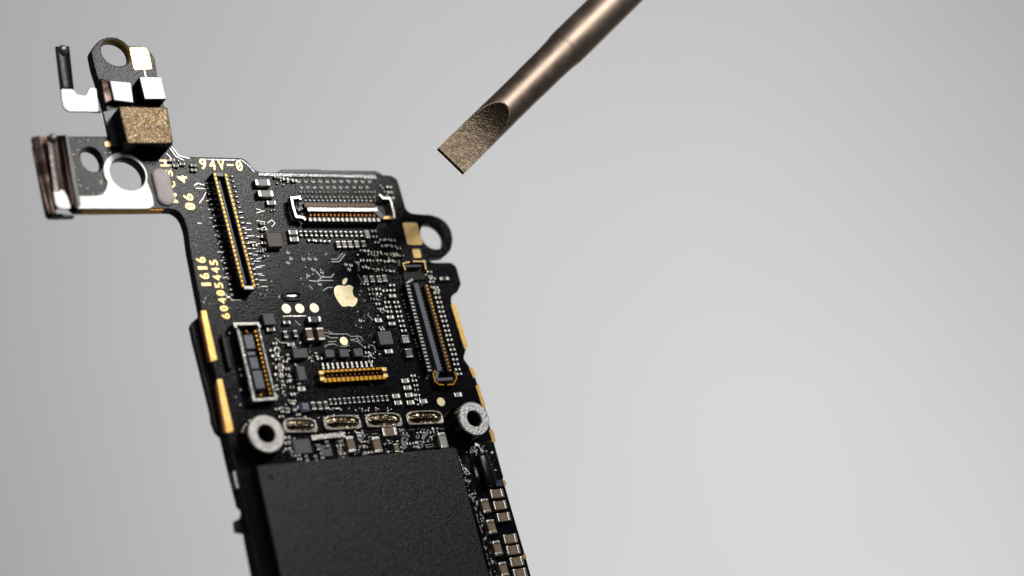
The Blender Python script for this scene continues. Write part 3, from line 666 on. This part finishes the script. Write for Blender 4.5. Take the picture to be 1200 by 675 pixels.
# ------------------------------------------------------------------ threaded standoffs
def lathe(bm, prof, n=56, jit=0):
    rows = []
    for r, z in prof: rows.append([bm.verts.new((r*math.cos(2*math.pi*i/n), r*math.sin(2*math.pi*i/n), z)) for i in range(n)])
    for a, b in zip(rows, rows[1:]):
        for i in range(n): bm.faces.new((a[i], a[(i+1) % n], b[(i+1) % n], b[i]))
def standoff(px, py, w, hw, h, lab, ringm):
    x, y = P(px, py, h); r = rpx(w, px, py)*1.0; ri = rpx(hw, px, py)
    g = empty('threaded_standoff', board, (x, y, 0)); g['label'] = lab
    bm = bmesh.new(); lathe(bm, [(r*1.12, 0), (r*1.12, .03), (r*1.0, .04), (r*.97, .05), (r*.97, h-.02)]); fixn(bm); obj('barrel', bm, dsteel_b, g, smooth=True)
    bm = bmesh.new(); lathe(bm, [(r*.97, h-.02), (r*.99, h-.008), (r*.93, h), (ri*1.04, h), (ri*.94, h-.010)]); fixn(bm); obj('rim', bm, ringm, g)
    prof = []
    for k in range(12): prof += [(ri*.94, h-.010-k*.012), (ri*.85, h-.016-k*.012)]
    bm = bmesh.new(); lathe(bm, prof+[(0.001, max(.003, h-.175))]); fixn(bm); obj('thread', bm, threadm, g)
    return g
dsteel_b = mat('black_steel', (.035, .033, .032), 1, .22, [('noise', 20, .3, .004)])  # near-black barrel metal, much darker than the rims
threadm = mat('thread_steel', (.05, .035, .03), 1, .4, [])
ringL = mat('smooth_nickel', (.60, .58, .55), 1, .44, [('noise', 30, .5, .003)], var=(14, (.46, .44, .41), .4, .6, .48))
ringR = mat('scratched_nickel', (.46, .46, .45), 1, .36, [('noise', 55, .9, .003)], var=(45, (.78, .78, .77), .35, .6, .5))
standoff(312.3, 508, 41, 19.5, .15, 'smooth pale threaded standoff at the left corner of the memory chip', ringL)
standoff(556, 490.3, 36.5, 17, .20, 'scratched threaded standoff on a taller dark barrel at the right edge', ringR)
# ------------------------------------------------------------------ blocks and springs of the upper arm
def block(pts, h, m, name, bev=.006, z0=.001):
    q = PX(pts, h); bm = bmesh.new()
    lo = [bm.verts.new((*p, z0)) for p in q]; hi = [bm.verts.new((*p, h)) for p in q]
    bm.faces.new(hi); bm.faces.new(lo[::-1])
    for i in range(len(q)): bm.faces.new((lo[i], lo[(i+1) % len(q)], hi[(i+1) % len(q)], hi[i]))
    fixn(bm); bmesh.ops.bevel(bm, geom=list(bm.edges), offset=bev, segments=2, profile=.5, affect='EDGES')
    bm.normal_update()
    for f in bm.faces: f.material_index = 0 if f.normal.z > .6 else 1  # side faces get the black material in place of shade
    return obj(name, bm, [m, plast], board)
block([(139.3, 124), (196.5, 125.5), (203.4, 168.2), (149.5, 168.2)], .165, flakes, 'foam_pad', .010)['label'] = 'square foam pad with a gold flecked rough top'
block([(128, 93.5), (154.2, 95.8), (157.5, 121), (133.5, 118)], .055, steel, 'grounding_block', .010)
block([(163.3, 89.8), (189.2, 90.2), (195.2, 116.2), (169.7, 116.2)], .115, steel, 'grounding_block', .005)
block([(117, 91), (127, 93.5), (133, 118), (123, 122)], .04, psteel, 'grounding_spring', .012)
strip([(121, 131), (150, 126), (153, 168), (132, 172)], .001, .02, plast, 'arm_base')
# hook spring beside the top lug
hk = grp('hook_spring', 'bent metal hook spring standing off beside the top lug')
def sheet(pts, z, th, m, name, par, hole=None, tilt=None):
    q = PX(pts, z); 
    me_o = plate(name, rnd(q, 4, .02), [], z-th, z, m, board, .002); me_o.parent = par; return me_o
sheet([(71, 104), (86.5, 104.5), (90, 111), (101, 112), (105, 102.5), (113, 103), (116, 131), (80, 130.5), (74, 125)], .03, .016, steel, 'foot', hk)
# upright finger, leaning back from the foot so that it mirrors the dark
bm = bmesh.new()
n_ = 14; rows = []
for i in range(n_+1):
    t = i/n_; zz = .026+.055*t
    tw = .022*t; a_ = P(71.2-6.0*t, 105.5-51*t, zz+tw); b_ = P(86.6-5.5*t, 105-51*t, zz-tw)
    if 0:
        m_ = ((a_[0]+b_[0])/2, (a_[1]+b_[1])/2); a_ = ((a_[0]+m_[0])/2, a_[1]+.012); b_ = ((b_[0]+m_[0])/2, b_[1]+.012)
    tw = .022*t
    rows.append([bm.verts.new((*a_, zz+tw)), bm.verts.new((*b_, zz-tw)), bm.verts.new((*b_, zz-.016-tw)), bm.verts.new((*a_, zz-.016+tw))])
for a_, b_ in zip(rows, rows[1:]):
    for k in range(4): bm.faces.new((a_[k], a_[(k+1) % 4], b_[(k+1) % 4], b_[k]))
bm.faces.new(rows[0]); bm.faces.new(rows[-1]); fixn(bm); obj('finger', bm, fsteel, hk, smooth=True)
bm = bmesh.new(); bmesh.ops.create_uvsphere(bm, u_segments=20, v_segments=12, radius=.038); x, y = P(74, 57.5, .10); obj('contact_dimple', bm, steel, hk, (x, y, .085), smooth=True)
block([(104.5, 103), (112, 103), (119, 131), (109, 131)], .025, plast, 'spring_anchor', .004)
# ------------------------------------------------------------------ lower arm: bright ring plate and the sprung clip
Z5 = lambda pts: [(20+x/5.445, 140+y/5.445) for x, y in pts]
ring = empty('ground_ring_plate', board)
ringpts = []
c_ = P(147.2, 203.2, .012); ro = rB*1.20
arm = PX(Z5([(575, 400), (570, 440), (545, 478), (500, 487), (370, 487), (366, 520), (378, 570), (845, 571), (876, 548), (868, 500), (845, 400)]), .012)
a_start = math.atan2(arm[-1][1]-c_[1], arm[-1][0]-c_[0]); a_end = math.atan2(arm[0][1]-c_[1], arm[0][0]-c_[0])
a_end = a_end if a_end > a_start else a_end+2*math.pi
arc = [(c_[0]+ro*math.cos(a_start+(a_end-a_start)*i/30), c_[1]+ro*math.sin(a_start+(a_end-a_start)*i/30)) for i in range(31)]
o = plate('plate', rnd(arm, 3, .02)[4:-4]+arc, [circ(hB[0], hB[1], rB*.97)], .001, .013, steel, board, .003); o.parent = ring
clip = grp('spring_clip', 'tarnished channel shaped spring clip at the end of the lower arm')
def wall(ptsA, ptsB, m, name, par, th=.012):
    """thin bent sheet between two rails of (px,py,h)"""
    bm = bmesh.new(); rows = []
    for (xa, ya, ha), (xb, yb, hb) in zip(ptsA, ptsB):
        A = Vector((*P(xa, ya, ha), ha)); B = Vector((*P(xb, yb, hb), hb)); rows.append((A, B))
    vs = []
    for i, (A, B) in enumerate(rows):
        j = min(i+1, len(rows)-1); k = max(i-1, 0)
        nn = (rows[j][0]-rows[k][0]).cross(B-A).normalized()*th
        vs.append([bm.verts.new(A), bm.verts.new(B), bm.verts.new(B+nn), bm.verts.new(A+nn)])
    for a, b in zip(vs, vs[1:]):
        for k in range(4): bm.faces.new((a[k], a[(k+1) % 4], b[(k+1) % 4], b[k]))
    bm.faces.new(vs[0]); bm.faces.new(vs[-1]); fixn(bm)
    return obj(name, bm, m, par, smooth=False)
# outer bent wall, inner wall, floor tab, finger with ball
wall([(36, 164, .02), (38, 160.5, .03), (46, 159, .05), (54, 159, .045), (60, 160, .03)], [(56, 247, .0), (59, 250, .0), (62, 250.5, .01), (66, 247, .015), (68, 244, .02)], psteel, 'outer_wall', clip)
wall([(60, 160, .03), (66, 159, .02), (72, 158.5, .06), (76, 158.5, .08)], [(70, 245, .02), (78, 240, .0), (84, 240, .05), (88, 238, .06)], psteel, 'inner_wall', clip)
wall([(56, 163, .10), (60, 160.5, .11), (65, 162, .10)], [(64, 225, .06), (68.5, 224, .065), (73, 223, .055)], dsteel, 'finger', clip)
sheet([(62.5, 223.5), (74.5, 222), (79, 230), (83.5, 244.5), (70, 244.5), (65.5, 240)], .06, .02, steel, 'tab', clip)
bm = bmesh.new(); bmesh.ops.create_uvsphere(bm, u_segments=20, v_segments=12, radius=.034); x, y = P(62.5, 161, .13); obj('contact_dimple', bm, steel, clip, (x, y, .115), smooth=True)
strip([(75, 157.8), (79, 158), (95, 240), (91, 243)], .001, .03, plast, 'arm_ridge')
strip([(40, 168), (48, 166), (66, 250), (84, 250.5), (88, 253), (60, 253.5), (56, 250)], -.08, -.02, plast, 'arm_rail')
# ------------------------------------------------------------------ the screwdriver
tip = ray(528, 189)*14.1
ax = Vector((.658, .45, .69)).normalized()
vw = tip.normalized(); ux = ax.cross(vw).normalized()      # across the blade
uz = ux.cross(ax).normalized()
if uz.dot(vw) > 0: uz = -uz
ux = ax.cross(uz).normalized()
rot = Matrix.Rotation(math.radians(-4), 3, ax); ux = rot @ ux; uz = rot @ uz
sd = empty('flat_screwdriver')
sd.matrix_world = Matrix(((ux.x, uz.x, ax.x, tip.x), (ux.y, uz.y, ax.y, tip.y), (ux.z, uz.z, ax.z, tip.z), (0, 0, 0, 1))) 
sd['label'] = 'bronze coloured flat blade screwdriver pointing down at the board from the upper right'
sd['category'] = 'screwdriver'
R0 = .140
def shaft(name, prof, th, m, n=96, caps=True):
    """prof: list of (t, radius); th(t) = half thickness of the ground flats (None = round)"""
    bm = bmesh.new(); rows = []
    for t, r in prof:
        row = []
        for i in range(n):
            a = 2*math.pi*i/n; y = r*math.sin(a); x = r*math.cos(a); k = th(t) if th else 9
            row.append(bm.verts.new((x, max(-k, min(k, y)), t)))
        rows.append(row)
    for ri, (a, b) in enumerate(zip(rows, rows[1:])):
        for i in range(n):
            f = bm.faces.new((a[i], a[(i+1) % n], b[(i+1) % n], b[i]))
            if th:
                k = th(prof[ri][0]); k2 = th(prof[ri+1][0])
                flat = abs(abs(a[i].co.y)-k) < 1e-5 and abs(abs(a[(i+1) % n].co.y)-k) < 1e-5 and abs(abs(b[i].co.y)-k2) < 1e-5 and abs(abs(b[(i+1) % n].co.y)-k2) < 1e-5
                f.material_index = 1 if flat else 0; f.smooth = False
            else: f.smooth = True
    f = bm.faces.new(rows[0]); f.material_index = 2 if th else 0; g = bm.faces.new(rows[-1])
    for e in list(f.edges)+list(g.edges): e.smooth = False
    fixn(bm)
    return obj(name, bm, m, sd)
Lf = .62
th = lambda t: .022+(R0-.022)*(t/Lf)**3.0 if t < Lf else 9
endm = mat('blackened_end', (.02, .018, .016), .4, .5, [('noise', 40, .6, .004)])
shaft('blade', [(0, R0*.99)]+[(Lf*i/60, R0) for i in range(1, 61)]+[(Lf+.04, R0*.995)], th, [bronze, ground, endm], 160)
shaft('shaft', [(Lf+.04, R0*.995), (Lf+.3, R0*1.0), (1.0, R0*1.02), (1.15, R0*1.03), (1.22, R0*1.035), (1.33, R0*1.06), (1.40, R0*1.095)], None, bronze)
shaft('collar', [(1.40, R0*1.095), (1.425, R0*1.13), (1.46, R0*1.14), (1.6, R0*1.145), (4.5, R0*1.16), (9, R0*1.16)], None, bronze)
# ------------------------------------------------------------------ backdrop, lamps, world
bm = bmesh.new()
vs = [bm.verts.new(p) for p in ((-95, 78, -62), (95, 78, -62), (95, 78, 45), (-95, 78, 45))]; bm.faces.new(vs)
bd = obj('backdrop', bm, mat('paper_backdrop', (.535, .53, .53), 0, .9, [('noise', .4, .05, .1)], spec=.1, var=(.035, (.565, .567, .57), .35, .65, None)))
bd['kind'] = 'structure'
def area(name, loc, target, size, power, col=(1, 1, 1), spread=180):
    l = bpy.data.lights.new(name, 'AREA'); l.shape = 'RECTANGLE'; l.size, l.size_y = size; l.energy = power; l.color = col; l.spread = math.radians(spread)
    o = bpy.data.objects.new(name, l); C.objects.link(o); o.location = loc
    o.rotation_euler = (Vector(target)-Vector(loc)).to_track_quat('-Z', 'Y').to_euler(); return o
ctr = O+E1*P(225, 165)[0]+E2*P(225, 165)[1]
kd = Vector((.638, -.20, .745)).normalized()
area('key_lamp', ctr+kd*28, ctr, (7, 7), 2100, (1, .985, .96))
fd = Matrix.Rotation(math.radians(-14), 3, ax) @ Vector((.54, -.66, .52)).normalized()
area('fill_lamp', tip+fd*42, tip, (20, 20), 4300, (1, .98, .95))  # unseen lamp added to put a highlight on the shaft
area('backdrop_lamp', (34, 30, -26), (-10, 78, -5), (26, 26), 15300, (1, 1, 1), 110)
area('backdrop_lamp', (-10, 28, 38), (6, 78, 2), (26, 26), 6900, (1, 1, 1), 110)
w = bpy.data.worlds.new('World'); S.world = w; w.use_nodes = True
w.node_tree.nodes['Background'].inputs['Color'].default_value = (.9, .95, 1, 1)
w.node_tree.nodes['Background'].inputs['Strength'].default_value = .035
# ------------------------------------------------------------------ camera
cam = bpy.data.cameras.new('camera'); co = bpy.data.objects.new('camera', cam); C.objects.link(co)
co.location = (0, 0, 0); co.rotation_euler = (math.radians(90), 0, 0)
cam.sensor_width = 36; cam.lens = 36*F/1200; cam.clip_start = .1; cam.clip_end = 500
cam.dof.use_dof = True
fp = ray(385, 345); fpt = fp*((O.dot(N))/fp.dot(N)); cam.dof.focus_distance = fpt.y; cam.dof.aperture_fstop = .17
S.camera = co
S.render.resolution_x = 1024; S.render.resolution_y = 576
S.render.engine = 'CYCLES'
S.view_settings.view_transform = 'Standard'; S.view_settings.look = 'None'; S.view_settings.exposure = 0
